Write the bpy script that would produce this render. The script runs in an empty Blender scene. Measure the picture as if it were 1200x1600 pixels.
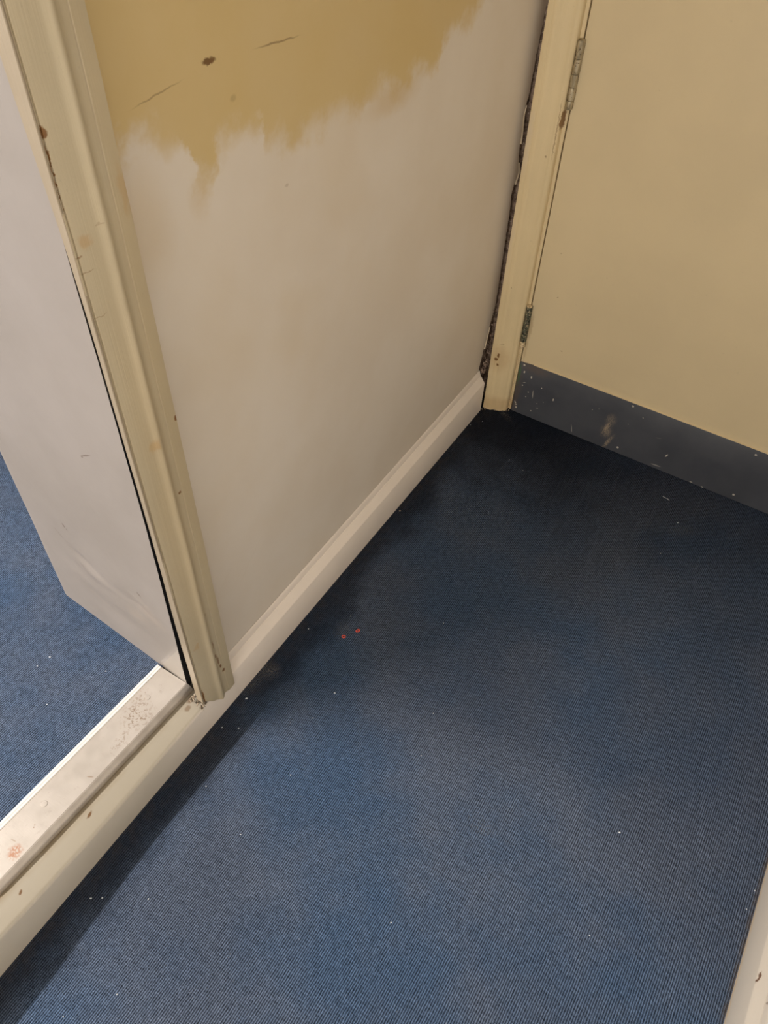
import bpy, bmesh, math, random
from mathutils import Vector, noise
C = bpy.context.scene.collection
random.seed(4)

# ------------------------------------------------------------------ camera, light, exposure
W, Hh = 1200, 1600
F_PX = 1214.72
cam = bpy.data.cameras.new('camera')
cam.sensor_fit = 'VERTICAL'
cam.sensor_height = 36.0
cam.lens = 36.0 * F_PX / Hh
cam.clip_start = 0.02
co = bpy.data.objects.new('camera', cam)
C.objects.link(co)
R_ = Vector((0.84731505, 0.5302069, 0.03062434))
U_ = Vector((-0.41034501, 0.61697858, 0.67153138))
F_ = Vector((-0.33715601, 0.58156519, -0.74034299))
from mathutils import Matrix
co.matrix_world = Matrix(((R_.x, U_.x, -F_.x, 0.52886), (R_.y, U_.y, -F_.y, -1.38809), (R_.z, U_.z, -F_.z, 1.2), (0, 0, 0, 1)))
bpy.context.scene.camera = co

sc = bpy.context.scene
sc.view_settings.view_transform = 'Standard'
sc.view_settings.look = 'None'
sc.view_settings.exposure = 0.0
sc.view_settings.gamma = 1.0
sc.view_settings.use_curve_mapping = False
wd = bpy.data.worlds.new('world')
sc.world = wd
wd.use_nodes = True
wd.node_tree.nodes['Background'].inputs[0].default_value = (0.6, 0.55, 0.5, 1)
wd.node_tree.nodes['Background'].inputs[1].default_value = 0.05

def area(name, loc, sx, sy, power, col, target=None, spread=180):
    l = bpy.data.lights.new(name, 'AREA')
    l.shape = 'RECTANGLE'; l.size = sx; l.size_y = sy; l.energy = power; l.color = col
    l.spread = math.radians(spread)
    o = bpy.data.objects.new(name, l); C.objects.link(o)
    o.location = loc
    if target is not None:
        o.rotation_euler = (Vector(target) - Vector(loc)).to_track_quat('-Z', 'Y').to_euler()
    return o
# strip lamp on the ceiling of the raised room; it throws the step's shadow on the corridor carpet
area('room_strip_light', (-1.79, -2.85, 2.44), 0.05, 2.4, 250, (1.0, 0.935, 0.885))
# ceiling lamp of the corridor, behind the viewer
area('corridor_ceiling_light', (0.45, -2.35, 2.37), 0.3, 0.6, 12, (1.0, 0.90, 0.80))
# added fill panel for walls and door, at the corridor end behind the viewer
area('corridor_fill_light', (0.42, -4.15, 1.1), 0.7, 1.0, 22, (1.0, 0.92, 0.82), target=(0.42, 0, 1.1))

# ------------------------------------------------------------------ node helpers
def lin(r, g, b):
    f = lambda c: (c/255/12.92) if c/255 <= 0.04045 else ((c/255+0.055)/1.055)**2.4
    return (f(r), f(g), f(b), 1)

class NT:
    def __init__(s, name):
        s.m = bpy.data.materials.new(name); s.m.use_nodes = True
        s.t = s.m.node_tree; s.b = s.t.nodes['Principled BSDF']
        s.pos = s.n('ShaderNodeNewGeometry').outputs['Position']
    def n(s, k, **kw):
        x = s.t.nodes.new(k)
        for a, v in kw.items(): setattr(x, a, v)
        return x
    def l(s, a, b): s.t.links.new(a, b)
    def noise(s, scale, detail=3, rough=0.55, vec=None, stretch=None):
        v = vec if vec is not None else s.pos
        if stretch:
            mp = s.n('ShaderNodeMapping'); mp.inputs['Scale'].default_value = stretch; s.l(v, mp.inputs['Vector']); v = mp.outputs[0]
        x = s.n('ShaderNodeTexNoise'); x.inputs['Scale'].default_value = scale
        x.inputs['Detail'].default_value = detail; x.inputs['Roughness'].default_value = rough
        s.l(v, x.inputs['Vector']); return x.outputs['Fac']
    def rng(s, f, a, b, c=0.0, d=1.0):
        x = s.n('ShaderNodeMapRange'); x.interpolation_type = 'SMOOTHSTEP'
        for i, v in enumerate((a, b, c, d)): x.inputs[i+1].default_value = v
        s.l(f, x.inputs[0]); return x.outputs[0]
    def math(s, op, a, b=None, c=None):
        x = s.n('ShaderNodeMath', operation=op)
        for i, v in enumerate((a, b, c)):
            if v is None: continue
            if isinstance(v, (int, float)): x.inputs[i].default_value = v
            else: s.l(v, x.inputs[i])
        return x.outputs[0]
    def mix(s, f, a, b, mode='MIX'):
        x = s.n('ShaderNodeMix', data_type='RGBA', blend_type=mode)
        for i, v in ((0, f), (6, a), (7, b)):
            if isinstance(v, (int, float)): x.inputs[i].default_value = v
            elif isinstance(v, tuple): x.inputs[i].default_value = v
            else: s.l(v, x.inputs[i])
        return x.outputs[2]
    def xyz(s):
        x = s.n('ShaderNodeSeparateXYZ'); s.l(s.pos, x.inputs[0]); return x.outputs
    def warp(s, scale, amt, detail=3):
        x = s.n('ShaderNodeTexNoise'); x.inputs['Scale'].default_value = scale; x.inputs['Detail'].default_value = detail
        s.l(s.pos, x.inputs['Vector'])
        a = s.n('ShaderNodeVectorMath', operation='SUBTRACT'); s.l(x.outputs['Color'], a.inputs[0]); a.inputs[1].default_value = (.5, .5, .5)
        b = s.n('ShaderNodeVectorMath', operation='SCALE'); s.l(a.outputs[0], b.inputs[0]); b.inputs['Scale'].default_value = amt
        c = s.n('ShaderNodeVectorMath', operation='ADD'); s.l(s.pos, c.inputs[0]); s.l(b.outputs[0], c.inputs[1])
        return c.outputs[0]
    def marks(s, lst, plane, vec=None, soft=0.35):
        """ellipses on a plane ('xy','xz','yz'): (a, b, ra, rb, angle_deg[, strength])"""
        v = vec if vec is not None else s.pos
        out = None
        for q in lst:
            a, b, ra, rb, ang = q[:5]; st = q[5] if len(q) > 5 else 1.0
            mp = s.n('ShaderNodeMapping', vector_type='TEXTURE')
            if plane == 'xy': loc, sca, rot = (a, b, 0), (ra, rb, 50), (0, 0, ang)
            elif plane == 'xz': loc, sca, rot = (a, 0, b), (ra, 50, rb), (0, -ang, 0)
            else: loc, sca, rot = (0, a, b), (50, ra, rb), (ang, 0, 0)
            mp.inputs['Location'].default_value = loc; mp.inputs['Scale'].default_value = sca
            mp.inputs['Rotation'].default_value = tuple(math.radians(r) for r in rot)
            s.l(v, mp.inputs['Vector'])
            ln = s.n('ShaderNodeVectorMath', operation='LENGTH'); s.l(mp.outputs[0], ln.inputs[0])
            m = s.rng(ln.outputs['Value'], 1+soft, 1-soft, 0, st)
            out = m if out is None else s.math('MAXIMUM', out, m)
        return out
    def bump(s, h, strength, dist, prev=None):
        x = s.n('ShaderNodeBump'); x.inputs['Strength'].default_value = strength; x.inputs['Distance'].default_value = dist
        s.l(h, x.inputs['Height'])
        if prev is not None: s.l(prev, x.inputs['Normal'])
        return x.outputs[0]
    def done(s, col, rough=0.5, nrm=None, metal=0.0, spec=0.5):
        for k, v in (('Base Color', col), ('Roughness', rough), ('Metallic', metal), ('Specular IOR Level', spec)):
            if isinstance(v, (int, float, tuple)): s.b.inputs[k].default_value = v
            else: s.l(v, s.b.inputs[k])
        if nrm is not None: s.l(nrm, s.b.inputs['Normal'])
        return s.m

def painted(name, base, var=0.06, rough=0.42, grain=None, chips=None, chipcol=(0.16, 0.09, 0.04, 1), plane='yz', extra=None, spec=0.5, gdist=0.0004):
    t = NT(name)
    n1 = t.noise(5, 4)
    dark = tuple(c*(1-var*2) for c in base[:3]) + (1,)
    lite = tuple(min(1, c*(1+var)) for c in base[:3]) + (1,)
    col = t.mix(t.rng(n1, .3, .7), dark, lite)
    n2 = t.noise(160, 3)
    col = t.mix(t.rng(n2, .66, .80, 0, .35), col, tuple(c*.7 for c in base[:3]) + (1,))
    if extra:
        for lst, c, sf, wp in extra:
            col = t.mix(t.marks(lst, plane, t.warp(*wp), sf), col, c)
    if chips:
        col = t.mix(t.marks(chips, plane, t.warp(180, .006), .25), col, chipcol)
    nb = t.bump(t.noise(260, 2), .12, .0005)
    nb = t.bump(t.noise(28, 3), .25, .0015, nb)
    if grain:
        nb = t.bump(t.noise(1, 3, .6, stretch=grain), .55, gdist, nb)
    return t.done(col, rough, nb, spec=spec)

# ------------------------------------------------------------------ materials
def carpet(name, dirt_and_shade):
    t = NT(name)
    X, Y, Z = t.xyz()
    wx = t.warp(60, .0012)
    wv = t.n('ShaderNodeTexWave', wave_type='BANDS', bands_direction='X', wave_profile='SIN')
    wv.inputs['Scale'].default_value = 1/0.0032/ (20/ (2*math.pi)) ; wv.inputs['Distortion'].default_value = 0
    t.l(wx, wv.inputs['Vector'])
    rib = wv.outputs['Fac']
    sp = t.noise(400, 3, .75)
    sp2 = t.noise(1100, 1, .5)
    big = t.noise(3.2, 4, .6)
    big2 = t.noise(1.7, 3, .5, vec=t.warp(2, .5))
    c0 = t.mix(t.rng(big, .35, .66), (0.044, 0.072, 0.124, 1), (0.074, 0.092, 0.130, 1))
    c0 = t.mix(t.rng(big2, .40, .64, 0, .55), c0, (0.040, 0.052, 0.078, 1))
    tuft = t.math('ADD', t.math('MULTIPLY', t.rng(rib, .1, .9), .42), t.math('MULTIPLY', sp, 1.15))
    k = t.rng(tuft, .40, 1.10, .28, 2.0)
    k = t.math('MULTIPLY', k, t.rng(sp2, .3, .72, .62, 1.45))
    k = t.math('MULTIPLY', k, t.rng(t.noise(110, 4, .7), .3, .7, .78, 1.22))
    cc = t.n('ShaderNodeCombineXYZ')
    for i in range(3): t.l(k, cc.inputs[i])
    col = t.mix(1.0, c0, cc.outputs[0], 'MULTIPLY')
    # odd pale and brown fibres
    fl = t.noise(420, 1, .5, vec=t.warp(30, .01))
    col = t.mix(t.rng(fl, .74, .80, 0, .45), col, (0.30, 0.33, 0.36, 1))
    if dirt_and_shade:
        dn = t.noise(55, 4)
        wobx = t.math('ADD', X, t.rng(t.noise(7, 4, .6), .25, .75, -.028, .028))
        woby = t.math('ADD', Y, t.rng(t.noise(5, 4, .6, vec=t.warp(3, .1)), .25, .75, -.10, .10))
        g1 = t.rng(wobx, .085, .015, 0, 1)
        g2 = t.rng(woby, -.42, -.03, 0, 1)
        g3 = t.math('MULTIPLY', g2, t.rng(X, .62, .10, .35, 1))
        grime_shade = t.math('MAXIMUM', t.math('MULTIPLY', g1, .8), g3)  # dirt darkened further, painting in shade along the skirting and by the door
        col = t.mix(t.math('MULTIPLY', grime_shade, .84), col, (0.008, 0.008, 0.011, 1))
        edge = t.math('MULTIPLY', t.rng(X, .045, .0, 0, 1), t.rng(dn, .42, .62, .15, 1))
        col = t.mix(t.math('MULTIPLY', edge, .35), col, (0.050, 0.040, 0.030, 1))
        edge2 = t.math('MULTIPLY', t.rng(X, .831, .8395, 0, 1), t.rng(dn, .35, .6, .3, 1))
        col = t.mix(t.math('MULTIPLY', edge2, .6), col, (0.09, 0.065, 0.038, 1))
        # dusty scuffs trodden into the pile
        sc_ = t.marks([(.012, -.875, .016, .012, 20, .55), (.005, -.90, .010, .03, 0, .35), (.076, -.735, .013, .016, 20, .28),
                       (.036, -.012, .035, .006, -30, .55), (.45, -.915, .02, .012, 10, .22), (.52, -.15, .03, .012, 30, .18)], 'xy', t.warp(120, .016), .9)
        sc_ = t.math('MULTIPLY', sc_, t.rng(t.noise(330, 3, .7), .42, .66, .0, 1))
        col = t.mix(sc_, col, (0.24, 0.22, 0.19, 1))
    nb = t.bump(tuft, .9, .0022)
    t.b.inputs['Sheen Weight'].default_value = 0.0
    t.b.inputs['Sheen Roughness'].default_value = 0.6
    return t.done(col, 1.0, nb, spec=0.02)
M = {}
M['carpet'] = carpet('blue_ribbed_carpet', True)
M['carpet_room'] = carpet('blue_ribbed_carpet_raised', False)

# left wall: old yellow paint above a grey cream coat with a dripping edge
t = NT('wall_paint_left')
X, Y, Z = t.xyz()
fc = t.n('ShaderNodeFloatCurve')
pts = [(-.96, .875), (-.9216, .905), (-.9111, .9129), (-.885, .903), (-.862, .897), (-.849, .876), (-.838, .846), (-.824, .846), (-.802, .874), (-.77, .877), (-.744, .8731), (-.733, .865), (-.7276, .846), (-.70, .838),
       (-.6634, .8313), (-.6008, .8328), (-.5501, .8313), (-.515, .846), (-.4953, .843), (-.4533, .8231), (-.4052, .8332), (-.3531, .8315), (-.3375, .8543), (-.2914, .8616), (-.2299, .8774), (-.15, .93), (0, 1.0)]
cm = fc.mapping; cv = cm.curves[0]
cv.points[0].location = (0, (.87-.7)/.4); cv.points[1].location = (1, 0.9)
for (a, b) in pts: cv.points.new(a + 1.0, (b-.7)/.4)
cm.update()
wy = t.math('ADD', t.math('ADD', Y, 1.0), t.rng(t.noise(40, 4), .25, .75, -.012, .012))
t.l(wy, fc.inputs['Value'])
zz = t.math('ADD', t.math('MULTIPLY', t.math('SUBTRACT', Z, .7), 2.5), t.rng(t.noise(26, 4, .6), .25, .75, -.035, .035))
yel = t.rng(t.math('SUBTRACT', zz, fc.outputs[0]), -.055, .050)
lower = t.mix(t.rng(t.noise(4.5, 4), .32, .68), lin(228, 216, 199), lin(234, 224, 210))
lower = t.mix(t.rng(t.noise(2.3, 3, vec=t.warp(3, .3)), .52, .7, 0, .5), lower, lin(222, 205, 178))
upper = t.mix(t.rng(t.noise(6, 4), .3, .7), lin(214, 188, 132), lin(216, 192, 142))
col = t.mix(yel, lower, upper)
col = t.mix(t.marks([(-.918, .83, .03, .05, 0, .28), (-.84, .83, .012, .02, 0, .25), (-.47, .815, .05, .015, 0, .4)], 'yz', t.warp(40, .02), .7), col, lin(208, 178, 122))
col = t.mix(t.marks([(-.803, .9448, .0085, .0032, -6, 1)], 'yz', t.warp(250, .006), .3), col, lin(120, 88, 50))
col = t.mix(t.marks([(-.699, .9358, .030, .0009, -4, .75), (-.873, .9361, .026, .0008, 5, .55), (-.775, .905, .004, .003, 0, .3), (-.70, .79, .003, .002, 0, .3)], 'yz', t.warp(90, .003), .5), col, lin(140, 112, 76))
col = t.mix(t.marks([(-.905, .27, .018, .0012, 38, .35), (-.885, .245, .022, .0012, 35, .3), (-.87, .235, .015, .001, 42, .3), (-.845, .26, .03, .0012, 40, .3), (-.93, .335, .006, .0012, 20, .5)], 'yz', t.warp(90, .004), .5), col, lin(226, 214, 196))
nb = t.bump(t.noise(200, 2), .12, .0005)
nb = t.bump(t.noise(14, 3), .25, .003, nb)
M['wall_left'] = t.done(col, .48, nb)

t = NT('crumbled_plaster')
col = t.mix(t.rng(t.noise(90, 4), .35, .65), (0.13, 0.085, 0.062, 1), (0.42, 0.31, 0.24, 1))
col = t.mix(t.rng(t.noise(300, 2), .6, .7), col, (0.60, 0.50, 0.42, 1))
M['plaster'] = t.done(col, .9, t.bump(t.noise(140, 4), 1, .004))
M['sliver'] = painted('torn_paint_edge', lin(206, 190, 164), .05, .6)
t = NT('gap_shade_black'); M['void'] = t.done((0.006, 0.005, 0.007, 1), .9)  # near-black colour paints the shade inside the gap between reveal and architrave

M['paint_plain'] = painted('cream_wall_paint', lin(226, 223, 217), .02, .5)
M['ceiling'] = painted('white_ceiling_paint', lin(225, 222, 214), .02, .7)

# white reveal
t = NT('white_reveal_paint')
X, Y, Z = t.xyz()
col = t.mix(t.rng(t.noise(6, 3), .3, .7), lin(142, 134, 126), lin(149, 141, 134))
patch = t.math('MULTIPLY', t.rng(t.math('SUBTRACT', t.math('MULTIPLY', t.math('ADD', X, .095), 1.67), t.math('SUBTRACT', Z, .0988)), -.001, .002), t.rng(X, -.098, -.095))
col = t.mix(t.math('MULTIPLY', patch, .7), col, lin(160, 152, 142))
col = t.mix(t.marks([(-.112, .549, .0115, .0012, 30, .8), (-.121, .542, .002, .002, 0, .9), (-.2413, .3327, .002, .004, 20, .9), (-.237, .327, .001, .002, 0, .8),
                     (-.099, .281, .0045, .002, -50, .9), (-.267, .299, .011, .0008, -48, .6), (-.225, .243, .012, .0008, -45, .5), (-.245, .237, .012, .0008, -40, .45), (-.232, .247, .006, .0015, -40, .4)], 'xz', t.warp(200, .004), .4), col, lin(105, 92, 82))
col = t.mix(t.marks([(-.09, .24, .03, .012, -30, .3), (-.12, .21, .02, .012, 0, .2), (-.07, .14, .006, .003, 0, .3), (-.06, .12, .003, .002, 0, .35), (-.22, .17, .04, .006, -20, .15)], 'xz', t.warp(60, .02), .7), col, lin(165, 150, 136))
nb = t.bump(t.noise(220, 2), .10, .0005)
nb = t.bump(t.noise(22, 3), .3, .002, nb)
M['reveal'] = t.done(col, .45, nb)

# architrave round the doorway
M['architrave'] = painted('cream_gloss_architrave', lin(198, 184, 154), .03, .33, grain=(420, 420, 3),
    chips=[(-.9415, .966, .0016, .024, 0), (-.9408, .924, .0012, .022, 4), (-1.011, .952, .0035, .0045, 0), (-1.0118, .918, .0009, .032, 0),
           (-.9465, .628, .0035, .004, 0), (-.966, .525, .0018, .002, 0), (-.972, .17, .0015, .004, 0), (-.9715, .20, .001, .010, 0, .7), (-.9695, .155, .0016, .012, 0, .8), (-.967, .135, .002, .004, 0), (-.963, .118, .003, .004, 0), (-1.0105, .10, .0015, .02, 0), (-.9725, .28, .001, .003, 0, .7),
           (-1.011, .85, .003, .001, 0, .6), (-1.007, .835, .008, .0006, 0, .45), (-1.006, .79, .008, .0006, 0, .4), (-.984, .87, .004, .001, 0, .3)],
    chipcol=lin(130, 92, 52),
    extra=[([(-.985, .615, .006, .007, 0, .65), (-1.0, .86, .006, .006, 0, .5), (-.932, .87, .014, .02, 0, .5), (-.95, .885, .004, .02, 0, .5), (-1.0, .23, .005, .006, 0, .5)], lin(186, 146, 92), .5, (90, .012)),
           ([(-.985, .5, .02, .3, 0, .35), (-.955, .7, .012, .4, 0, .35)], lin(198, 176, 136), .6, (12, .03))])
M['arch_side'] = painted('shaded_architrave_edge', lin(152, 138, 116), .05, .4, grain=(420, 420, 3), chipcol=lin(90, 66, 40))  # darker copy of the architrave paint; shade painted onto its lamplit side
# door architrave, brush marked yellow cream
M['door_architrave'] = painted('yellow_cream_brushed_paint', lin(226, 206, 164), .03, .4, grain=(520, 520, 4),
    chips=[(.018, .160, .0028, .006, 0), (.0145, .149, .004, .004, 0), (.019, .135, .003, .003, 0), (.0215, .19, .004, .001, 0, .5), (.04, .60, .001, .002, 0, .6), (.02, .33, .001, .002, 0, .5), (.049, .645, .001, .05, 0, .5), (.0555, .1, .001, .12, 0, .35), (.0535, .664, .0022, .016, 0, .9)],
    chipcol=lin(125, 88, 48), plane='xz',
    extra=[([(.02, .15, .02, .03, 0, .35), (.03, .02, .05, .02, 0, .5)], lin(190, 155, 110), .6, (80, .012)), ([(.005, .62, .006, .05, 0, .5), (.004, .42, .004, .08, 0, .3)], lin(216, 200, 176), .5, (60, .01))], gdist=.0006)
M['door'] = painted('cream_door_paint', lin(222, 204, 166), .02, .42, grain=(30, 30, 6), gdist=.0004, plane='xz',
    chips=[(.112, .325, .0022, .0012, 30, .8), (.146, .205, .0025, .0012, 0, .5), (.20, .40, .001, .001, 0, .7), (.10, .42, .002, .001, 20, .35)], chipcol=lin(150, 120, 80),
    extra=[([(.068, .235, .004, .03, 0, .4), (.0665, .18, .003, .03, 0, .35)], lin(170, 140, 96), .6, (120, .008))])
# kick plate
t = NT('dark_grey_kick_plate')
sp_ = [(.0753, .1209, .0014, .003, 0), (.0941, .1137, .0014, .0032, 0), (.0771, .0842, .0014, .0016, 0), (.123, .0956, .0012, .0014, 0), (.094, .0714, .0012, .0014, 0), (.1057, .070, .0007, .0105, 5, .9), (.0902, .0564, .0012, .0012, 0),
       (.1552, .0771, .0014, .0035, 0), (.0712, .0245, .003, .0012, 40), (.068, .030, .0015, .004, 30), (.1095, .0231, .0014, .0016, 0), (.1231, .0374, .0016, .001, 40), (.246, .0919, .001, .0012, 0, .8), (.2125, .0205, .0008, .0105, 15, .7),
       (.4291, .0485, .0014, .0042, -25), (.4155, .0119, .010, .0012, 5, .5), (.5221, .0037, .0022, .0016, 0), (.4973, .0055, .003, .001, 0, .8), (.08, .093, .0035, .0006, 30, .7), (.12, .05, .001, .001, 0, .7), (.134, .06, .001, .001, 0, .6), (.33, .09, .001, .001, 0, .5), (.355, .12, .0012, .0012, 0, .5), (.26, .10, .001, .001, 0, .5), (.40, .085, .006, .0006, 15, .25)]
col = t.mix(t.rng(t.noise(9, 4), .3, .7), (0.056, 0.061, 0.076, 1), (0.078, 0.084, 0.100, 1))
col = t.mix(t.rng(t.noise(60, 5), .6, .75, 0, .25), col, (0.10, 0.095, 0.09, 1))
col = t.mix(t.marks(sp_, 'xz', t.warp(300, .0015), .35), col, lin(212, 206, 192))
col = t.mix(t.math('MULTIPLY', t.marks([(.288, .060, .005, .020, -14, .9), (.290, .050, .010, .014, 0, .55), (.300, .022, .0035, .020, -18, .8), (.292, .082, .009, .014, 0, .45)], 'xz', t.warp(260, .006), .8), t.rng(t.noise(620, 3), .36, .62, .0, 1)), col, lin(176, 158, 134))
col = t.mix(t.math('MULTIPLY', t.marks([(.0645, .11, .0025, .026, 0, .9)], 'xz', t.warp(200, .004), .5), t.rng(t.noise(500, 2), .4, .55)), col, lin(50, 112, 48))
col = t.mix(t.marks([(.10, .138, .03, .012, 0, .35), (.065, .06, .008, .05, 0, .4)], 'xz', t.warp(90, .012), .8), col, lin(104, 84, 66))
M['kick'] = t.done(col, .5, t.bump(t.noise(200, 3), .12, .0006), spec=.4)

# skirting boards
M['skirting'] = painted('cream_gloss_skirting', lin(244, 233, 221), .02, .36, grain=(3, 3, 3))
t = NT('cream_step_board')
X, Y, Z = t.xyz()
col = t.mix(t.rng(t.noise(5, 3), .3, .7), lin(205, 196, 180), lin(210, 202, 188))
col = t.mix(t.rng(Y, -1.16, -.95), col, lin(244, 233, 221))
col = t.mix(t.math('MULTIPLY', t.math('MULTIPLY', t.rng(X, .0, -.0035), t.rng(Z, .055, .064)), .95), col, lin(146, 138, 122))  # ledge top darkened in the colour to hold back its lit highlight
# grime along the foot of the metal nosing
g = t.math('MULTIPLY', t.rng(t.math('SUBTRACT', X, t.math('MULTIPLY', Y, .0244)), .006, -.0145), t.rng(t.noise(22, 4, .6), .32, .62, .25, 1))
g = t.math('MULTIPLY', g, t.rng(Z, .060, .068))
g = t.math('MULTIPLY', g, t.rng(Y, -.99, -1.0))
col = t.mix(t.math('MULTIPLY', g, .75), col, lin(118, 98, 62))
col = t.mix(t.marks([(-.024, -1.355, .0018, .0035, 30), (-.0255, -1.232, .0018, .0055, 10), (-.020, -1.03, .004, .006, 0, .6), (-.026, -1.015, .004, .008, 0, .7)], 'xy', t.warp(200, .004), .4), col, lin(98, 70, 40))
nb = t.bump(t.noise(200, 2), .1, .0005)
nb = t.bump(t.noise(30, 3), .25, .0012, nb)
M['step'] = t.done(col, .4, nb)
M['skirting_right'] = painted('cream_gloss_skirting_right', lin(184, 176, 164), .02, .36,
    chips=[(-.925, .0845, .0075, .0015, 12), (-.80, .06, .002, .003, 0, .5), (-.955, .1, .002, .0015, 0, .6)], chipcol=lin(96, 72, 58), plane='yz',
    extra=[([(-1.0, .004, .6, .003, 0, .5)], lin(190, 160, 110), .5, (60, .006))])

# threshold metal
t = NT('worn_aluminium_plate')
col = t.mix(t.rng(t.noise(14, 4), .3, .7), lin(166, 158, 148), lin(176, 168, 159))
col = t.mix(t.math('MULTIPLY', t.rng(t.noise(120, 4, .7, stretch=(1, 1, 1)), .60, .70), .22), col, lin(120, 106, 92))
dt = t.math('MULTIPLY', t.marks([(-.070, -1.085, .018, .020, 0, .9), (-.088, -1.06, .008, .02, 0, .5), (-.062, -1.13, .006, .02, 0, .5)], 'xy', t.warp(90, .015), .7), t.rng(t.noise(280, 3), .52, .60))
col = t.mix(dt, col, lin(120, 100, 80))
col = t.mix(t.math('MULTIPLY', t.marks([(-.0655, -1.3243, .008, .009, 0, .9)], 'xy', t.warp(160, .01), .5), t.rng(t.noise(300, 3), .38, .55)), col, lin(150, 104, 76))
col = t.mix(t.marks([(-.0585, -1.194, .0045, .0008, 30, .8), (-.0795, -1.315, .004, .0007, 10, .6), (-.070, -1.288, .001, .001, 0, .8), (-.0715, -1.285, .001, .001, 0, .7)], 'xy', None, .4), col, lin(130, 108, 86))
nb = t.bump(t.noise(1, 2, .5, stretch=(90, 500, 90)), .15, .0003)
M['plate'] = t.done(col, t.rng(t.noise(60, 3), .3, .7, .34, .5), nb, metal=.25)
t = NT('dull_aluminium_nosing')
col = t.mix(t.rng(t.noise(30, 3), .3, .7), (0.42, 0.37, 0.32, 1), (0.50, 0.45, 0.39, 1))
M['nosing'] = t.done(col, .33, t.bump(t.noise(1, 2, .5, stretch=(300, 8, 300)), .12, .0003), metal=.6)
t = NT('bright_aluminium_bead')
M['bead'] = t.done((0.86, 0.84, 0.80, 1), .3, None, metal=.35)
t = NT('screw_metal'); M['screw'] = t.done(t.mix(t.rng(t.noise(500, 2), .4, .6), (0.55, 0.50, 0.44, 1), (0.75, 0.70, 0.62, 1)), .4, metal=.6)
t = NT('ring_of_grime'); M['ring'] = t.done((0.16, 0.13, 0.10, 1), .8)
t = NT('hinge_steel_old')
col = t.mix(t.rng(t.noise(150, 3, stretch=(1, 1, .25)), .35, .65), (0.30, 0.25, 0.16, 1), (0.55, 0.47, 0.32, 1))
col = t.mix(t.rng(t.noise(240, 3), .58, .66), col, (0.10, 0.065, 0.03, 1))
M['hinge'] = t.done(col, .42, t.bump(t.noise(300, 3), .4, .0006), metal=.45)
t = NT('hinge_flaked')
col = t.mix(t.rng(t.noise(210, 3), .42, .50), (0.012, 0.013, 0.009, 1), (0.075, 0.085, 0.055, 1))
col = t.mix(t.rng(t.noise(330, 3, vec=t.warp(100, .02)), .56, .62), col, (0.52, 0.43, 0.28, 1))
M['hinge_flaked'] = t.done(col, .55, t.bump(t.noise(260, 4), .9, .0015))
t = NT('cream_chipped'); M['cap'] = t.done(t.mix(t.rng(t.noise(300, 3), .5, .6), lin(226, 206, 168), lin(120, 88, 52)), .5)
t = NT('pale_lint'); M['lint'] = t.done((0.62, 0.66, 0.70, 1), .9)
t = NT('brown_grit'); M['grit'] = t.done((0.42, 0.34, 0.24, 1), .9)
t = NT('red_plastic'); M['red'] = t.done((0.72, 0.10, 0.07, 1), .45)
t = NT('crack_debris'); M['debris'] = t.done(t.mix(t.rng(t.noise(300, 3), .4, .6), (0.05, 0.035, 0.02, 1), (0.45, 0.36, 0.26, 1)), .9)

# ------------------------------------------------------------------ mesh helpers
def obj(name, verts, faces, mats, parent=None, smooth=False, fm=None):
    me = bpy.data.meshes.new(name); me.from_pydata(verts, [], faces); me.update()
    bm = bmesh.new(); bm.from_mesh(me); bmesh.ops.recalc_face_normals(bm, faces=bm.faces[:]); bm.to_mesh(me); bm.free()
    if not isinstance(mats, (list, tuple)): mats = [mats]
    for m in mats: me.materials.append(m)
    if fm is not None:
        for p, i in zip(me.polygons, fm): p.material_index = i
    if smooth:
        me.polygons.foreach_set('use_smooth', [True]*len(me.polygons))
        try: me.set_sharp_from_angle(angle=math.radians(38))
        except Exception: pass
    o = bpy.data.objects.new(name, me); C.objects.link(o)
    if parent is not None: o.parent = parent
    return o
def struct(o): o['kind'] = 'structure'; return o
def box(name, a, b, mat, parent=None, bev=0.0, fmats=None):
    x0, y0, z0 = a; x1, y1, z1 = b
    bm = bmesh.new(); bmesh.ops.create_cube(bm, size=1)
    for v in bm.verts: v.co = Vector(((x0+x1)/2+v.co.x*(x1-x0), (y0+y1)/2+v.co.y*(y1-y0), (z0+z1)/2+v.co.z*(z1-z0)))
    if bev: bmesh.ops.bevel(bm, geom=bm.edges[:], offset=bev, segments=2, affect='EDGES')
    me = bpy.data.meshes.new(name); bm.to_mesh(me); bm.free(); me.materials.append(mat)
    o = bpy.data.objects.new(name, me); C.objects.link(o)
    if parent is not None: o.parent = parent
    return o
def loft(name, sections, mat, parent=None, smooth=True, close=True, caps=True):
    n = len(sections[0]); v = [p for s in sections for p in s]; f = []
    for i in range(len(sections)-1):
        for j in range(n if close else n-1):
            a = i*n+j; b = i*n+(j+1) % n
            f.append((a, b, b+n, a+n))
    if caps and close:
        f.append(tuple(range(n))[::-1]); f.append(tuple((len(sections)-1)*n+j for j in range(n)))
    return obj(name, v, f, mat, parent, smooth)
def lerp(tab, x):
    tab = sorted(tab)
    if x <= tab[0][0]: return tab[0][1]
    for (a, b), (c, d) in zip(tab, tab[1:]):
        if x <= c: return b+(d-b)*(x-a)/(c-a)
    return tab[-1][1]
def nz(x, y=0, z=0): return noise.noise(Vector((x, y, z)))
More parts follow.
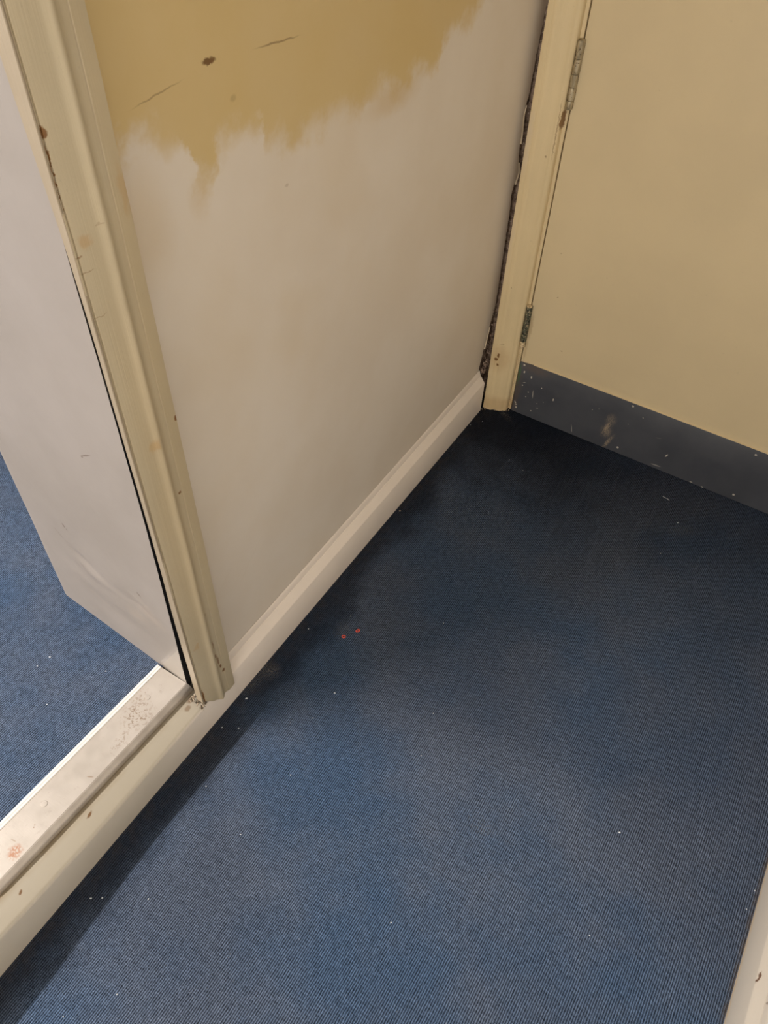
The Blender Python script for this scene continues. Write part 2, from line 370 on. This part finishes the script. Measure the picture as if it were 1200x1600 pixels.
def cyl(name, base, r, h, mat, parent=None, seg=20, bev=.0006, axis='z'):
    ss = []
    prof = [(r-bev, 0), (r, bev), (r, h-bev), (r-bev, h)]
    for (rr, k) in prof:
        ring = []
        for i in range(seg):
            a = 2*math.pi*i/seg; u, w = rr*math.cos(a), rr*math.sin(a)
            if axis == 'z': p = (base[0]+u, base[1]+w, base[2]+k)
            elif axis == 'y': p = (base[0]+u, base[1]-k, base[2]+w)
            ring.append(p)
        ss.append(ring)
    return loft(name, ss, mat, parent)

CH = 2.46          # ceiling height
Y1 = -2.35         # far side of the doorway
# ------------------------------------------------------------------ floors
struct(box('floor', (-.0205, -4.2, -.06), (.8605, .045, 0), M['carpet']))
struct(box('floor', (-3.6, -5.4, -.06), (-.10, 1.4, .083), M['carpet_room']))
# ------------------------------------------------------------------ walls
# left wall: thin painted skin whose far edge is broken away, on a rough plaster body
crack = [(.06, -.043), (.1174, -.0425), (.1945, -.0259), (.2637, -.0027), (.3709, -.0047), (.4138, -.0054), (.4746, -.0057), (.5154, -.0113), (.53, -.003), (.5461, .0059), (.596, -.007), (.6255, -.0099), (.6565, -.0136), (.69, -.001), (.75, .004), (.8275, .013), (2.46, .016)]
zs = [.03 + i*.0045 for i in range(int((.95-.03)/.0045))] + [.95, 1.2, 1.6, 2.0, CH]
ys = [-.955 + i*.0225 for i in range(41)]
v, f, fm = [], [], []
for z in zs:
    e = lerp(crack, z) + .0022*nz(z*90, 3) + .0012*nz(z*260, 7)
    for k, y in enumerate(ys + [None]):
        yy = e if y is None else min(y, e-.004)
        d = .0012*nz(yy*4, z*4, 2)
        if y is None: d += -.0006
        v.append((-.018+d*.6, yy, z))
n = len(ys)+1
for i in range(len(zs)-1):
    for j in range(n-1):
        a = i*n+j; f.append((a, a+1, a+1+n, a+n)); fm.append(0)
# broken edge thickness
base = len(v)
for i, z in enumerate(zs):
    p = v[i*n+n-1]; v.append((-.0245, p[1]+.0006, z))
for i in range(len(zs)-1):
    f.append((i*n+n-1, base+i, base+i+1, (i+1)*n+n-1)); fm.append(1)
me_wall = obj('wall_left', v, f, [M['wall_left'], M['plaster']], fm=fm, smooth=True)
struct(me_wall)
# rough body behind the skin
v, f = [], []
zz_ = [0 + i*.006 for i in range(150)] + [.95, 1.5, CH]
yy_ = [-.05 + i*.004 for i in range(24)]
for z in zz_:
    for y in yy_:
        v.append((-.0238 + .0022*nz(y*150, z*110, 5) + .0012*nz(y*400, z*300), y, z))
n = len(yy_)
for i in range(len(zz_)-1):
    for j in range(n-1): a = i*n+j; f.append((a, a+1, a+1+n, a+n))
rb = obj('plaster_core', v, f, M['plaster'], me_wall, smooth=True)
box('wall_core', (-.3405, -.955, 0), (-.0275, .16, CH), M['void'], me_wall)
# lintel and the stretch of wall on the near side of the doorway
struct(box('wall_left', (-.3405, Y1, 2.05), (-.018, -.955, CH), M['paint_plain']))
struct(box('wall_left', (-.3405, -5.4, 0), (-.018, Y1, CH), M['paint_plain']))
# end wall holding the door
struct(box('wall_back', (-.0275, .0125, 0), (.0035, .14, CH), M['plaster']))
struct(box('wall_back', (.0035, .0125, 2.06), (.8605, .14, CH), M['paint_plain']))
struct(box('wall_back', (.8, .0125, 0), (.8605, .14, 2.06), M['paint_plain']))
struct(box('wall_right', (.858, -4.2, 0), (.96, .14, CH), M['paint_plain']))
struct(box('wall_front', (-.018, -4.3, 0), (.96, -4.2, CH), M['paint_plain']))
struct(box('ceiling', (-3.7, -5.5, CH), (.96, 1.5, CH+.1), M['ceiling']))
struct(box('wall_left', (-3.7, -5.5, 0), (-3.6, 1.5, CH), M['paint_plain']))
struct(box('wall_back', (-3.6, 1.4, 0), (-.018, 1.5, CH), M['paint_plain']))
struct(box('wall_front', (-3.6, -5.5, 0), (-.018, -5.4, CH), M['paint_plain']))
struct(box('wall_left', (-.3405, .16, 0), (-.018, 1.4, CH), M['paint_plain']))

# white reveal panel of the doorway, dented near its foot
T_ = math.tan(.0633)
def ry(x): return -1.0041 - T_*x
frontx = [(.06, -.0455), (.0992, -.0451), (.2323, -.0392), (.4773, -.0292), (.6237, -.0272), (.7752, -.0262), (.9015, -.0245), (.9433, -.0225), (1.1, -.018), (CH, -.018)]
zs = [.07 + i*.006 for i in range(75)] + [.55 + i*.02 for i in range(30)] + [1.2, 1.6, 2.06]
v, f = [], []
NX = 56
def dent(x, z):
    d = 0
    for (a, b, ra, rb, ang, h) in [(-.222, .268, .024, .007, -22, .0016), (-.205, .240, .030, .012, -12, -.0018), (-.10, .258, .016, .005, -30, -.0013), (-.112, .248, .018, .009, -20, .0012), (-.16, .245, .05, .008, -8, .0006), (-.24, .20, .08, .02, 0, -.0008), (-.18, .16, .06, .02, 10, .0008), (-.13, .19, .03, .012, -30, -.0006)]:
        c, s = math.cos(math.radians(ang)), math.sin(math.radians(ang)); u = ((x-a)*c+(z-b)*s)/ra; w = (-(x-a)*s+(z-b)*c)/rb
        d += h*math.exp(-(u*u+w*w))
    return d
for z in zs:
    fx = lerp(frontx, z) + .0006*nz(z*120, 1)
    for k in range(NX+1):
        s = k/NX
        x = fx + (-.3426-fx)*s
        e = 0.0
        if s > .985: e = .0015
        v.append((x, ry(x) + e + dent(x, z) + .0006*nz(x*9, z*9, 4), z))
n = NX+1
for i in range(len(zs)-1):
    for j in range(NX): a = i*n+j; f.append((a, a+1, a+1+n, a+n))
b0 = len(v)
for i, z in enumerate(zs):
    p = v[i*n]; q = v[i*n+NX]
    v.append((p[0]+.0005, -.957, z)); v.append((-.3435, -.957, z))
fm = [0]*len(f)
for i in range(len(zs)-1):
    f.append((i*n, b0+2*i, b0+2*i+2, (i+1)*n)); fm.append(1); f.append((i*n+NX, b0+2*i+1, b0+2*i+3, (i+1)*n+NX)); fm.append(0)
rv = struct(obj('trim_1', v, f, [M['reveal'], M['void']], smooth=True, fm=fm))
# outer skin of the pier in the raised room
struct(box('wall_left', (-.3435, -.957, .06), (-.3405, 1.4, CH), M['paint_plain']))

# ------------------------------------------------------------------ doorway architrave
prof = [(-.0175, -1.0142), (-.009, -1.0144), (-.0022, -1.0143), (-.0016, -1.0147), (.0002, -1.0148), (.0009, -1.0142), (.0011, -1.0130), (.0008, -1.0122), (-.0008, -1.0118), (-.0006, -1.0111), (.0010, -1.0102), (.0020, -1.003), (.0026, -.995), (.0031, -.989), (.0035, -.9855), (.0046, -.9830),
        (.0060, -.9808), (.0067, -.9785), (.0062, -.9762), (.0048, -.9742), (.0036, -.9726), (.0033, -.968), (.0035, -.9636), (.0024, -.9630), (.0026, -.9622), (.0036, -.9614), (.0034, -.953), (.0028, -.9465), (.0002, -.9447), (-.0175, -.9447)]
botz = [(-1.0187, .089), (-1.0077, .084), (-.995, .066), (-.98, .0525), (-.9705, .058), (-.964, .053), (-.947, .051), (-.9445, .052)]
def aback(z): return lerp([(.05, -.0118), (.3, -.0112), (.4, -.0088), (.5, -.0066), (.8, -.0062), (.9, -.0105), (.95, -.0141), (1.0, -.0175)], z)
secs = []
hs_ = [0, .004, .012] + [.03+.025*i for i in range(40)] + [1.3, 1.7, 2.12]
for h in hs_:
    s = []
    for (x, y) in prof:
        b = lerp(botz, y) + .0022*nz(y*160, 2) + .001*nz(y*500, 9)
        z = b + (h if h < .03 else (h - .0))
        if h >= .03: z = .09 + h - .03 + .0
        if h == .012: z = max(z, b+.012) if b < .078 else .0895
        if h == .004: z = b+.0025 if b > .078 else z
        xx = x
        if x <= -.009: xx = aback(z) if y < -1 else -.0175
        wob = .0004*nz(z*14, y*20)
        s.append((xx + wob, y + .0006*nz(z*11, 5), z))
    secs.append(s)
arch = struct(loft('trim_2', secs, M['architrave']))
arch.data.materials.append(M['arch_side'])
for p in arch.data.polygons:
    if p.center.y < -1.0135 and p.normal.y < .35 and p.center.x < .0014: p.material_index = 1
arch.data.materials.append(M['void'])
for p in arch.data.polygons:
    if p.center.x < -.012 and p.normal.x < -.5: p.material_index = 2
# the other side and the head of the doorway casing
p2 = [(-.0175, 0), (0.0, 0), (.004, .02), (.009, .036), (.004, .042), (.002, .07), (-.0175, .07)]
secs = [[(x, Y1+.0-y+.0, z) for (x, y) in p2] for z in (.085, 2.12)]
struct(loft('trim_3', secs, M['architrave']))
secs = [[(x, yy, 2.05+y) for (x, y) in p2] for yy in (-.9447, Y1-.07)]
struct(loft('trim_4', secs, M['architrave']))
struct(box('trim_5', (-.3426, Y1-.0, .083), (-.02, Y1+.02, 2.05), M['reveal']))
# crumbled filler at the foot of the architrave
rng_ = random.Random(3)
v, f = [], []
for k in range(46):
    cx = -.012 + rng_.uniform(-.014, .016); cy = -1.0135 + rng_.uniform(-.007, .004); cz = .083 + rng_.uniform(-.004, .004) - max(0, cx+.004)*.5
    r = rng_.uniform(.0008, .0024); b = len(v)
    for d in ((1, 0, 0), (0, 1, 0), (-1, 0, 0), (0, -1, 0), (0, 0, 1), (0, 0, -1)):
        v.append((cx+d[0]*r*rng_.uniform(.6, 1.4), cy+d[1]*r*rng_.uniform(.6, 1.4), cz+d[2]*r*rng_.uniform(.5, 1)))
    for a in ((0, 1, 4), (1, 2, 4), (2, 3, 4), (3, 0, 4), (1, 0, 5), (2, 1, 5), (3, 2, 5), (0, 3, 5)): f.append(tuple(b+i for i in a))
o = obj('filler_crumbs', v, f, M['debris'], arch)
o['kind'] = 'stuff'; o['label'] = 'crumbled brown filler'
# ragged paint skin along the gap, hanging from the architrave's back edge
v, f = [], []
zz_ = [.11 + i*.004 for i in range(215)]
for z in zz_:
    xb = aback(z)
    w = .0003 + max(0, lerp([(.1, .0035), (.25, .0035), (.5, .0010), (.9, .0008)], z))*max(0, .15+nz(z*70, 11)+.5*nz(z*220, 4))
    v += [(xb+.001, -1.0140, z), (xb-w, -1.0125, z)]
for i in range(len(zz_)-1): f.append((2*i, 2*i+1, 2*i+3, 2*i+2))
o = obj('flaking_paint', v, f, M['cap'], arch)

# ------------------------------------------------------------------ left skirting, two stretches in one board
def far_prof(y):
    e = lerp([(-.937, .0745), (-.5, .0772), (-.04, .0815)], y)
    return [(-.0176, 0.0), (0, 0.0), (0, e-.0015), (-.0012, e+.0008), (-.0032, e+.0032), (-.0120, e+.0150), (-.0126, e+.0150), (-.0140, e+.0190), (-.0158, e+.0262), (-.0176, e+.0280)]
ysec = [-.9447, -.93, -.9, -.8, -.65, -.5, -.35, -.2, -.1, -.041]
secs = [[(x, y, z) for (x, z) in far_prof(y)] for y in ysec]
struct(loft('baseboard_left', secs, M['skirting']))
def near_prof(y):
    e = lerp([(-.9447, .0740), (-1.01, .0722), (-1.13, .0685), (-1.25, .0672), (-1.36, .0735), (-1.42, .0800), (-1.5, .0815)], y)
    b = .0740 + lerp([(-1.3, 0), (-1.42, .006)][::-1], y)*0 
    bx = -.0195+.0244*y+.0085
    return [(bx-.02, 0.0), (0, 0.0), (0, e-.004), (-.0010, e-.0012), (-.0032, e+.0006), (-.0062, e+.0014), (bx+.012, max(e+.002, b)), (bx+.003, max(e+.0024, b+.0006)), (bx-.02, max(e+.0024, b+.0006))]
ysec = [-.9447, -.98, -1.01, -1.04, -1.08, -1.13, -1.19, -1.25, -1.3, -1.36, -1.39, -1.42, -1.5, -1.8, Y1-.0]
secs = [[(x, y, z) for (x, z) in near_prof(y)] for y in ysec]
step = struct(loft('baseboard_left', secs, M['step']))
secs = [[(x, y, z) for (x, z) in far_prof(y)] for y in (Y1-.001, -4.2)]
struct(loft('baseboard_left', secs, M['skirting']))
# right skirting
def rp(e=.082):
    return [(.8576, 0.0), (.84, 0.0), (.84, e-.0015), (.8412, e+.0008), (.8432, e+.0032), (.852, e+.0150), (.8526, e+.0150), (.854, e+.0190), (.8558, e+.0262), (.8576, e+.0280)]
secs = [[(x, y, z) for (x, z) in rp()] for y in (-.02, -.4, -.7, -.9, -1.1, -1.6, -4.2)]
struct(loft('baseboard_right', secs, M['skirting_right']))

# ------------------------------------------------------------------ door, its casing and hardware
dp = [(.0004, .011), (.0004, -.0292), (.0014, -.0312), (.0040, -.0317), (.0118, -.0316), (.0124, -.0311), (.0132, -.0313), (.0200, -.0302), (.0222, -.0291), (.0230, -.0281), (.0300, -.0262), (.0308, -.0256), (.0320, -.0254),
      (.0400, -.0218), (.0450, -.0182), (.0462, -.0168), (.0476, -.0164), (.0520, -.0138), (.0532, -.0110), (.0536, -.0060), (.0536, -.0012), (.0586, -.0008), (.0594, .0000), (.0594, .0118)]
secs = []
for k, h in enumerate([0, .006] + [.03 + .05*i for i in range(18)] + [1.5, 2.1]):
    s = []
    for (x, y) in dp:
        z = h
        if k == 0: z = .0032 + .003*abs(nz(x*180, 6)) + .0015*nz(x*420, 2)
        if k == 1: z = .010
        s.append((x + .0003*nz(h*9, 3), y + .0003*nz(h*7, x*30), z))
    secs.append(s)
struct(loft('trim_6', secs, M['door_architrave']))
secs = [[(.8594 - x, y, z) for (x, y) in dp] for z in (.004, 2.1)]
secs = [[(min(p[0], .8395), p[1], p[2]) for p in s] for s in secs]
struct(loft('trim_7', secs, M['door_architrave']))
secs = [[(xx, y, 2.0+.0594-x+.05) for (x, y) in dp] for xx in (.0004, .84)]
struct(loft('trim_8', secs, M['door_architrave']))

door = bpy.data.objects.new('door_1', None); C.objects.link(door); door.location = (.0618, 0, 0); door['kind'] = 'structure'
door.empty_display_size = .05
def dparent(o):
    o.parent = door; o.matrix_parent_inverse = Matrix.Translation((-.0618, 0, 0)); return o
dparent(box('door_panel', (.0616, .0004, .004), (.7985, .040, 2.045), M['door'], bev=.0008))
# kick plate with a slightly lifted top left corner
v, f = [], []
xs_ = [.0618 + i*.0012 for i in range(40)] + [.115 + i*.03 for i in range(23)] + [.7975]
for x in xs_:
    top = .1470 + .0006*nz(x*20, 3)
    if x < .10: top -= .0032*(1-(x-.0618)/.038)*abs(1+nz(x*160, 4)*.8)
    v += [(x, -.0022, .0030), (x, -.0022, .02), (x, -.0022, .08), (x, -.0022, top-.0012), (x, -.0014, top), (x, .0006, top), (x, .0006, .0030)]
n = 7
for i in range(len(xs_)-1):
    for j in range(n): a = i*n+j; b = i*n+(j+1) % n; f.append((a, b, b+n, a+n))
f.append(tuple(range(n))); f.append(tuple((len(xs_)-1)*n+j for j in range(n)))
kp = dparent(obj('kick_plate', v, f, M['kick'], smooth=True)); kp['label'] = 'dark grey kick plate speckled with paint'
for (x, z) in [(.5888, .1349), (.3271, .1389), (.3247, .0184), (.5864, .0167), (.0722, .1388), (.0722, .0170), (.76, .1349), (.76, .017)]:
    s = []
    for (r, k) in ((.0026, 0), (.0025, .0005), (.0016, .0011), (.0006, .0013)):
        s.append([(x+r*math.cos(a*math.pi/6), -.0020-k, z+r*math.sin(a*math.pi/6)) for a in range(12)])
    o = loft('screw', s, M['screw']); o.parent = kp
secs = [[(x, -.0008, z0_), (x, -.0026, z0_+.0004), (x, -.0030, z0_+.0012), (x, -.0012, z0_+.0024), (x, .0004, z0_+.0024)] for x, z0_ in ((.094, .1466), (.3, .1472), (.55, .1468), (.7975, .1472))]
dparent(loft('paint_ridge', secs, M['door']))
# hinges
def hinge(z0, z1, mk, flaky):
    h = bpy.data.objects.new('hinge', None); C.objects.link(h); h.empty_display_size = .02
    h.parent = door; h.matrix_parent_inverse = Matrix.Translation((-.0618, 0, 0))
    cuts = [0, .155, .35, .52, .70, 1.0] if flaky else [0, .135, .335, .525, .745, 1.0]
    cx, cy = .0597, -.0072
    for k in range(5):
        a = z0 + (z1-z0)*cuts[k] + .0004; b = z0 + (z1-z0)*cuts[k+1] - .0004
        ss = []
        m = 7
        for i in range(m):
            z = a + (b-a)*i/(m-1)
            ring = []
            for q in range(20):
                an = 2*math.pi*q/20
                r = .0060 + (.0009*nz(math.cos(an)*3+k*5, math.sin(an)*3, z*260) if flaky else .0002*nz(an*2, z*120, k))
                if i in (0, m-1): r -= .0005
                off = .0003*(k % 2)
                ring.append((cx+off+r*math.cos(an), cy+r*math.sin(an), z))
            ss.append(ring)
        loft('knuckle', ss, M[mk] if not (flaky and k in (0,)) else M['cap'], h)
    # pin head
    ss = [[(cx+r*math.cos(2*math.pi*q/16), cy+r*math.sin(2*math.pi*q/16), z1+k) for q in range(16)] for (r, k) in ((.0058, -.0004), (.0060, .0006), (.0052, .0016), (.0030, .0020))]
    loft('pin_head', ss, M['cap'] if flaky else M[mk], h)
    # leaf edges let into the frame and the door
    v = [(cx-.0058, -.0012, z0), (cx-.0008, -.0012, z0), (cx-.0008, -.0012, z1), (cx-.0058, -.0012, z1), (cx-.0058, -.006, z0), (cx-.0008, -.006, z0), (cx-.0008, -.006, z1), (cx-.0058, -.006, z1)]
    f = [(0, 1, 2, 3), (4, 5, 6, 7), (0, 1, 5, 4), (2, 3, 7, 6), (1, 2, 6, 5), (0, 3, 7, 4)]
    obj('hinge_leaf', v, f, M[mk], h)
    v = [(p[0]+.0062, p[1], p[2]) for p in v]
    obj('hinge_leaf', v, f, M[mk], h)
    return h
h1 = hinge(.682, .7885, 'hinge', False); h1['label'] = 'dull steel hinge, upper'
h2 = hinge(.1855, .2885, 'hinge_flaked', True); h2['label'] = 'paint flaked dark hinge near the floor'
# torn plaster where skirting, wall and casing meet
rng_ = random.Random(8)
v, f = [], []
for k in range(70):
    u = rng_.random(); z = .106 + .19*u*u
    cx = -.0165 + rng_.uniform(-.001, .010)*(1-.6*u); cy = -.036 + .03*u + rng_.uniform(-.006, .008)
    r = rng_.uniform(.0012, .0040)*(1-.5*u); b = len(v)
    for d in ((1, 0, 0), (0, 1, 0), (-1, 0, 0), (0, -1, 0), (0, 0, 1), (0, 0, -1)):
        v.append((cx+d[0]*r*rng_.uniform(.5, 1.2), cy+d[1]*r*rng_.uniform(.5, 1.2), z+d[2]*r*rng_.uniform(.6, 1.8)))
    for a in ((0, 1, 4), (1, 2, 4), (2, 3, 4), (3, 0, 4), (1, 0, 5), (2, 1, 5), (3, 2, 5), (0, 3, 5)): f.append(tuple(b+i for i in a))
o = obj('torn_plaster', v, f, M['plaster'], me_wall); o['kind'] = 'stuff'
# slivers of curling paint along the crack
for (za, zb, ya, w) in [(.605, .672, -.0145, .0028), (.528, .568, -.004, .0022), (.165, .215, -.034, .0024)]:
    v, f = [], []
    for i in range(13):
        s = i/12; z = za+(zb-za)*s; ww = w*math.sin(math.pi*min(1, s*.9+.1))
        y = lerp(crack, z) - .0012
        v += [(-.0176, y-ww*.4, z), (-.0150-.001*s, y+ww*.8, z), (-.0168, y+ww*.7, z)]
    for i in range(12):
        for j in range(3): a = i*3+j; b = i*3+(j+1) % 3; f.append((a, b, b+3, a+3))
    obj('paint_sliver', v, f, M['sliver'], me_wall, smooth=True)

# ------------------------------------------------------------------ threshold strip
TS = .0244
th = bpy.data.objects.new('threshold_strip', None); C.objects.link(th); th.location = (-.09, -1.65, .083); th.empty_display_size = .05
th['label'] = 'worn beige metal threshold strip with dull rounded nosing across the doorway step'
th['category'] = 'threshold strip'
def tparent(o): o.parent = th; o.matrix_parent_inverse = Matrix.Translation((.09, 1.65, -.083)); return o
yA, yB = -1.0018, Y1+.02
ysec = [yA, -1.05, -1.2, -1.4, -1.7, -2.0, yB]
def tp(prof_): return [[(x0+TS*y, y if i else y-(x0-(-.02))*0, z) for (x0, z) in prof_] for i, y in enumerate(ysec)]
tparent(loft('tread_plate', tp([(-.0730, .0815), (-.0730, .0868), (-.0727, .0871), (-.0208, .0871), (-.0205, .0868), (-.0205, .0815)]), M['plate']))
ns = [(-.0202, .0805), (-.0202, .0872), (-.0196, .0878), (-.0185, .0878), (-.0176, .0872), (-.0150, .0866), (-.0122, .0850), (-.0104, .0828), (-.0094, .0800), (-.0090, .0770), (-.0092, .0752), (-.0100, .0748), (-.0100, .0785)]
tparent(loft('nosing', tp(ns), M['nosing']))
bd = [(-.0833, .0822), (-.0833, .0862), (-.0828, .0876), (-.0818, .0885), (-.0802, .0889), (-.0786, .0887), (-.0776, .0881), (-.0771, .0875), (-.0766, .0880), (-.0755, .0883), (-.0744, .0881), (-.0736, .0874), (-.0732, .0862), (-.0732, .0822)]
tparent(loft('rear_bead', tp(bd), M['bead']))
for (x, y) in [(-.0836, -1.2573), (-.0794, -1.0545), (-.0866, -1.55), (-.095, -1.9)]:
    s = [[(x+r*math.cos(a*math.pi/12), y+r*math.sin(a*math.pi/12), .0871+k) for a in range(24)] for (r, k) in ((.0048, -.001), (.0048, .0002), (.0044, .0006), (.001, .0007))]
    o = tparent(loft('screw', s, M['plate']))
    faint = abs(y+1.0545) < .001
    s = [[(x+r*math.cos(a*math.pi/12), y+r*math.sin(a*math.pi/12), .0871+k) for a in range(25)] for (r, k) in ((.0049, .0001), (.0051, .0003), (.0056 if not faint else .0053, .0003), (.0058 if not faint else .0054, .0001))]
    gr = loft('grime_ring', s, M['ring'] if not faint else M['screw'], close=False, caps=False); gr.parent = o; gr.matrix_parent_inverse = Matrix.Translation((.09, 1.65, -.083))

# ------------------------------------------------------------------ crumbs, lint and beads on the carpets
def fleck_mesh(name, mat, seed, r=.0009, elong=1.5):
    g = random.Random(seed); bm = bmesh.new(); bmesh.ops.create_icosphere(bm, subdivisions=1, radius=r)
    for q in bm.verts:
        q.co.x *= elong*g.uniform(.8, 1.2); q.co.y *= g.uniform(.7, 1.2); q.co.z *= g.uniform(.5, .8)
    me = bpy.data.meshes.new(name); bm.to_mesh(me); bm.free(); me.materials.append(mat); return me
lint_me = [fleck_mesh('lint_speck', M['lint'], s, r) for s, r in ((1, .0010), (2, .0013), (3, .0008))]
spots = [(0.5106, -0.131, 1), (0.6345, -0.8075, 1), (0.0147, -1.0023, 0), (0.0384, -0.9883, 0), (0.1346, -0.8484, 1), (0.1305, -0.9067, 2), (0.2961, -0.7895, 2), (0.2745, -0.8625, 2),
         (0.3165, -0.8657, 2), (0.158, -1.0062, 2), (0.0582, -1.0927, 2), (0.1504, -1.1213, 2), (0.4054, -1.1028, 0), (0.0695, -0.7012, 2), (0.0206, -0.767, 0), (0.2217, -0.6202, 2), (0.8330, -0.7798, 2), (0.8290, -0.8119, 2),
         (0.6495, -0.9669, 2), (0.0287, -1.3053, 1), (0.0417, -1.296, 0), (0.0977, -1.2623, 0), (0.1452, -1.3711, 2), (0.1049, -1.4263, 2), (0.0234, -0.0753, 0), (0.0049, -0.1014, 2), (0.133, -0.1575, 2), (0.1722, -0.1703, 2), (0.5071, -0.2324, 2)]
spot_labels = ['pale lint speck beside the curled thread, farther from the dark kick plate', 'bright white lint speck alone on the right side of the lit carpet', 'lint speck below the architrave foot, left one of a close pair beside the skirting', 'lint speck below the architrave foot, right one of a close pair on the dark carpet', 'oval white lint speck between the architrave foot and the red beads', 'tiny lint dot just below the oval white speck near the red beads', 'tiny lint dot right of the red beads in the middle of the carpet', 'tiny lint dot in the middle of the carpet, left one of two side by side', 'tiny lint dot in the middle of the carpet, right one of two side by side', 'tiny lint dot on the lit carpet right of the shadow edge, topmost there', 'tiny lint dot on the shadow edge below the architrave foot', 'tiny lint dot on the lit carpet right of the shadow edge, middle one', 'pale lint speck on the lit carpet at the bottom middle of the photo', 'tiny lint dot just above the left red bead', 'lint speck between the left red bead and the skirting', 'tiny lint dot above and right of the red beads towards the door', 'tiny lint dot against the right skirting, upper of two', 'tiny lint dot against the right skirting, lower of two', 'tiny lint dot at the lower right of the carpet before the right skirting', 'pale lint speck in the dark shadow under the step, left one of a pair', 'pale lint speck in the dark shadow under the step, right one of a pair', 'lint speck on the lit carpet just outside the step shadow', 'tiny lint dot at the bottom left of the lit carpet, upper of two', 'tiny lint dot at the bottom left of the lit carpet, lowest of all', 'pale lint speck in the far corner just before the door casing', 'tiny lint dot in the far corner touching the skirting foot', 'tiny lint dot on the dark carpet near the door, left one of two', 'tiny lint dot on the dark carpet near the door, right one of two', 'tiny lint dot below the pale speck on the right side near the kick plate']
raised_labels = ['white lint speck on the raised carpet, rightmost of the upper two', 'pale lint speck on the raised carpet, leftmost of the upper two', 'lint speck on the raised carpet nearest the foot of the white reveal', 'lint speck on the raised carpet nearest the metal strip, lowest of four']
def ground(me): return -min(q.co.z for q in me.vertices)
for i, (x, y, k) in enumerate(spots):
    o = bpy.data.objects.new('lint_speck', lint_me[k]); C.objects.link(o)
    o.location = (x, y, ground(lint_me[k]) + .0001); o.rotation_euler.z = random.uniform(0, 3.1)
    o['label'] = spot_labels[i]; o['category'] = 'lint'; o['group'] = 'lint specks on the lower carpet'
for i, (x, y, k) in enumerate([(-0.2648, -1.0851, 1), (-0.2687, -1.1076, 0), (-0.1699, -1.0546, 0), (-0.2029, -1.1466, 0)]):
    o = bpy.data.objects.new('lint_speck', lint_me[k]); C.objects.link(o)
    o.location = (x, y, .083 + ground(lint_me[k]) + .0001); o.rotation_euler.z = random.uniform(0, 3.1)
    o['label'] = raised_labels[i]; o['category'] = 'lint'; o['group'] = 'lint specks on the raised carpet'
def thread(name, pts, r, mat, label, cat):
    secs = []
    for i, p in enumerate(pts):
        p = Vector(p); d = (Vector(pts[min(i+1, len(pts)-1)]) - Vector(pts[max(i-1, 0)])).normalized()
        a = d.cross(Vector((0, 0, 1))).normalized(); b = d.cross(a)
        secs.append([tuple(p + r*(a*math.cos(q*math.pi/3) + b*math.sin(q*math.pi/3))) for q in range(6)])
    o = loft(name, secs, mat); o['label'] = label; o['category'] = cat
    return o
thread('lint_thread', [(.459, -.074, .0007), (.463, -.076, .001), (.470, -.0755, .0009), (.475, -.079, .0007)], .00045, M['lint'], 'pale curled thread on the carpet close to the dark kick plate', 'lint')
o = bpy.data.objects.new('plaster_crumb', fleck_mesh('plaster_crumb', M['lint'], 9, .0018, 1.4)); C.objects.link(o); o.location = (.015, -.9391, .0012); o.rotation_euler.z = .9
o['label'] = 'white plaster crumb on the carpet beside the skirting, nearest the architrave foot'; o['category'] = 'crumb'
o = bpy.data.objects.new('plaster_crumb', fleck_mesh('plaster_crumb', M['grit'], 12, .0014, 2.0)); C.objects.link(o); o.location = (.009, -.425, .001); o.rotation_euler.z = .3
o['label'] = 'small brown crumb against the middle of the long skirting board'; o['category'] = 'crumb'
# red beads
def ring_bead(name, x, y, R, r, tilt):
    v, f = [], []
    A, B = 18, 8
    for i in range(A):
        a = 2*math.pi*i/A
        for j in range(B):
            b = 2*math.pi*j/B
            v.append(((R+r*math.cos(b))*math.cos(a), (R+r*math.cos(b))*math.sin(a), r*.7*math.sin(b)))
    for i in range(A):
        for j in range(B):
            f.append((i*B+j, ((i+1) % A)*B+j, ((i+1) % A)*B+(j+1) % B, i*B+(j+1) % B))
    o = obj(name, v, f, M['red'], smooth=True); o.location = (x, y, r*.7+.0002); o.rotation_euler = (0, 0, tilt); return o
a = ring_bead('bead', .0837, -.7455, .0027, .0011, 0); a['label'] = 'tiny red ring bead on the carpet, the left one with a round hole'; a['category'] = 'bead'; a['group'] = 'red beads on the carpet'
b = ring_bead('bead', .0983, -.7211, .0024, .0013, 1.2); b.scale = (1.25, .9, 1); b['label'] = 'tiny squashed red ring bead on the carpet, the right one nearer the door'; b['category'] = 'bead'; b['group'] = 'red beads on the carpet'
# dirt clumped at the foot of the door casing
rng_ = random.Random(21)
v, f = [], []
for k in range(60):
    u = rng_.random(); cx = .001 + .058*u; cy = -.036 + .030*u + rng_.uniform(-.0035, .004); r = rng_.uniform(.0006, .0019); b_ = len(v)
    for d in ((1, 0, 0), (0, 1, 0), (-1, 0, 0), (0, -1, 0), (0, 0, 1), (0, 0, -1)):
        v.append((cx+d[0]*r*rng_.uniform(.6, 1.4), cy+d[1]*r*rng_.uniform(.6, 1.4), .0016+d[2]*min(r, .0015)))
    for q in ((0, 1, 4), (1, 2, 4), (2, 3, 4), (3, 0, 4), (1, 0, 5), (2, 1, 5), (3, 2, 5), (0, 3, 5)): f.append(tuple(b_+i for i in q))
o = obj('grit', v, f, M['debris']); o['kind'] = 'stuff'; o['label'] = 'dark brown grit gathered at the foot of the door casing'; o['category'] = 'dirt'
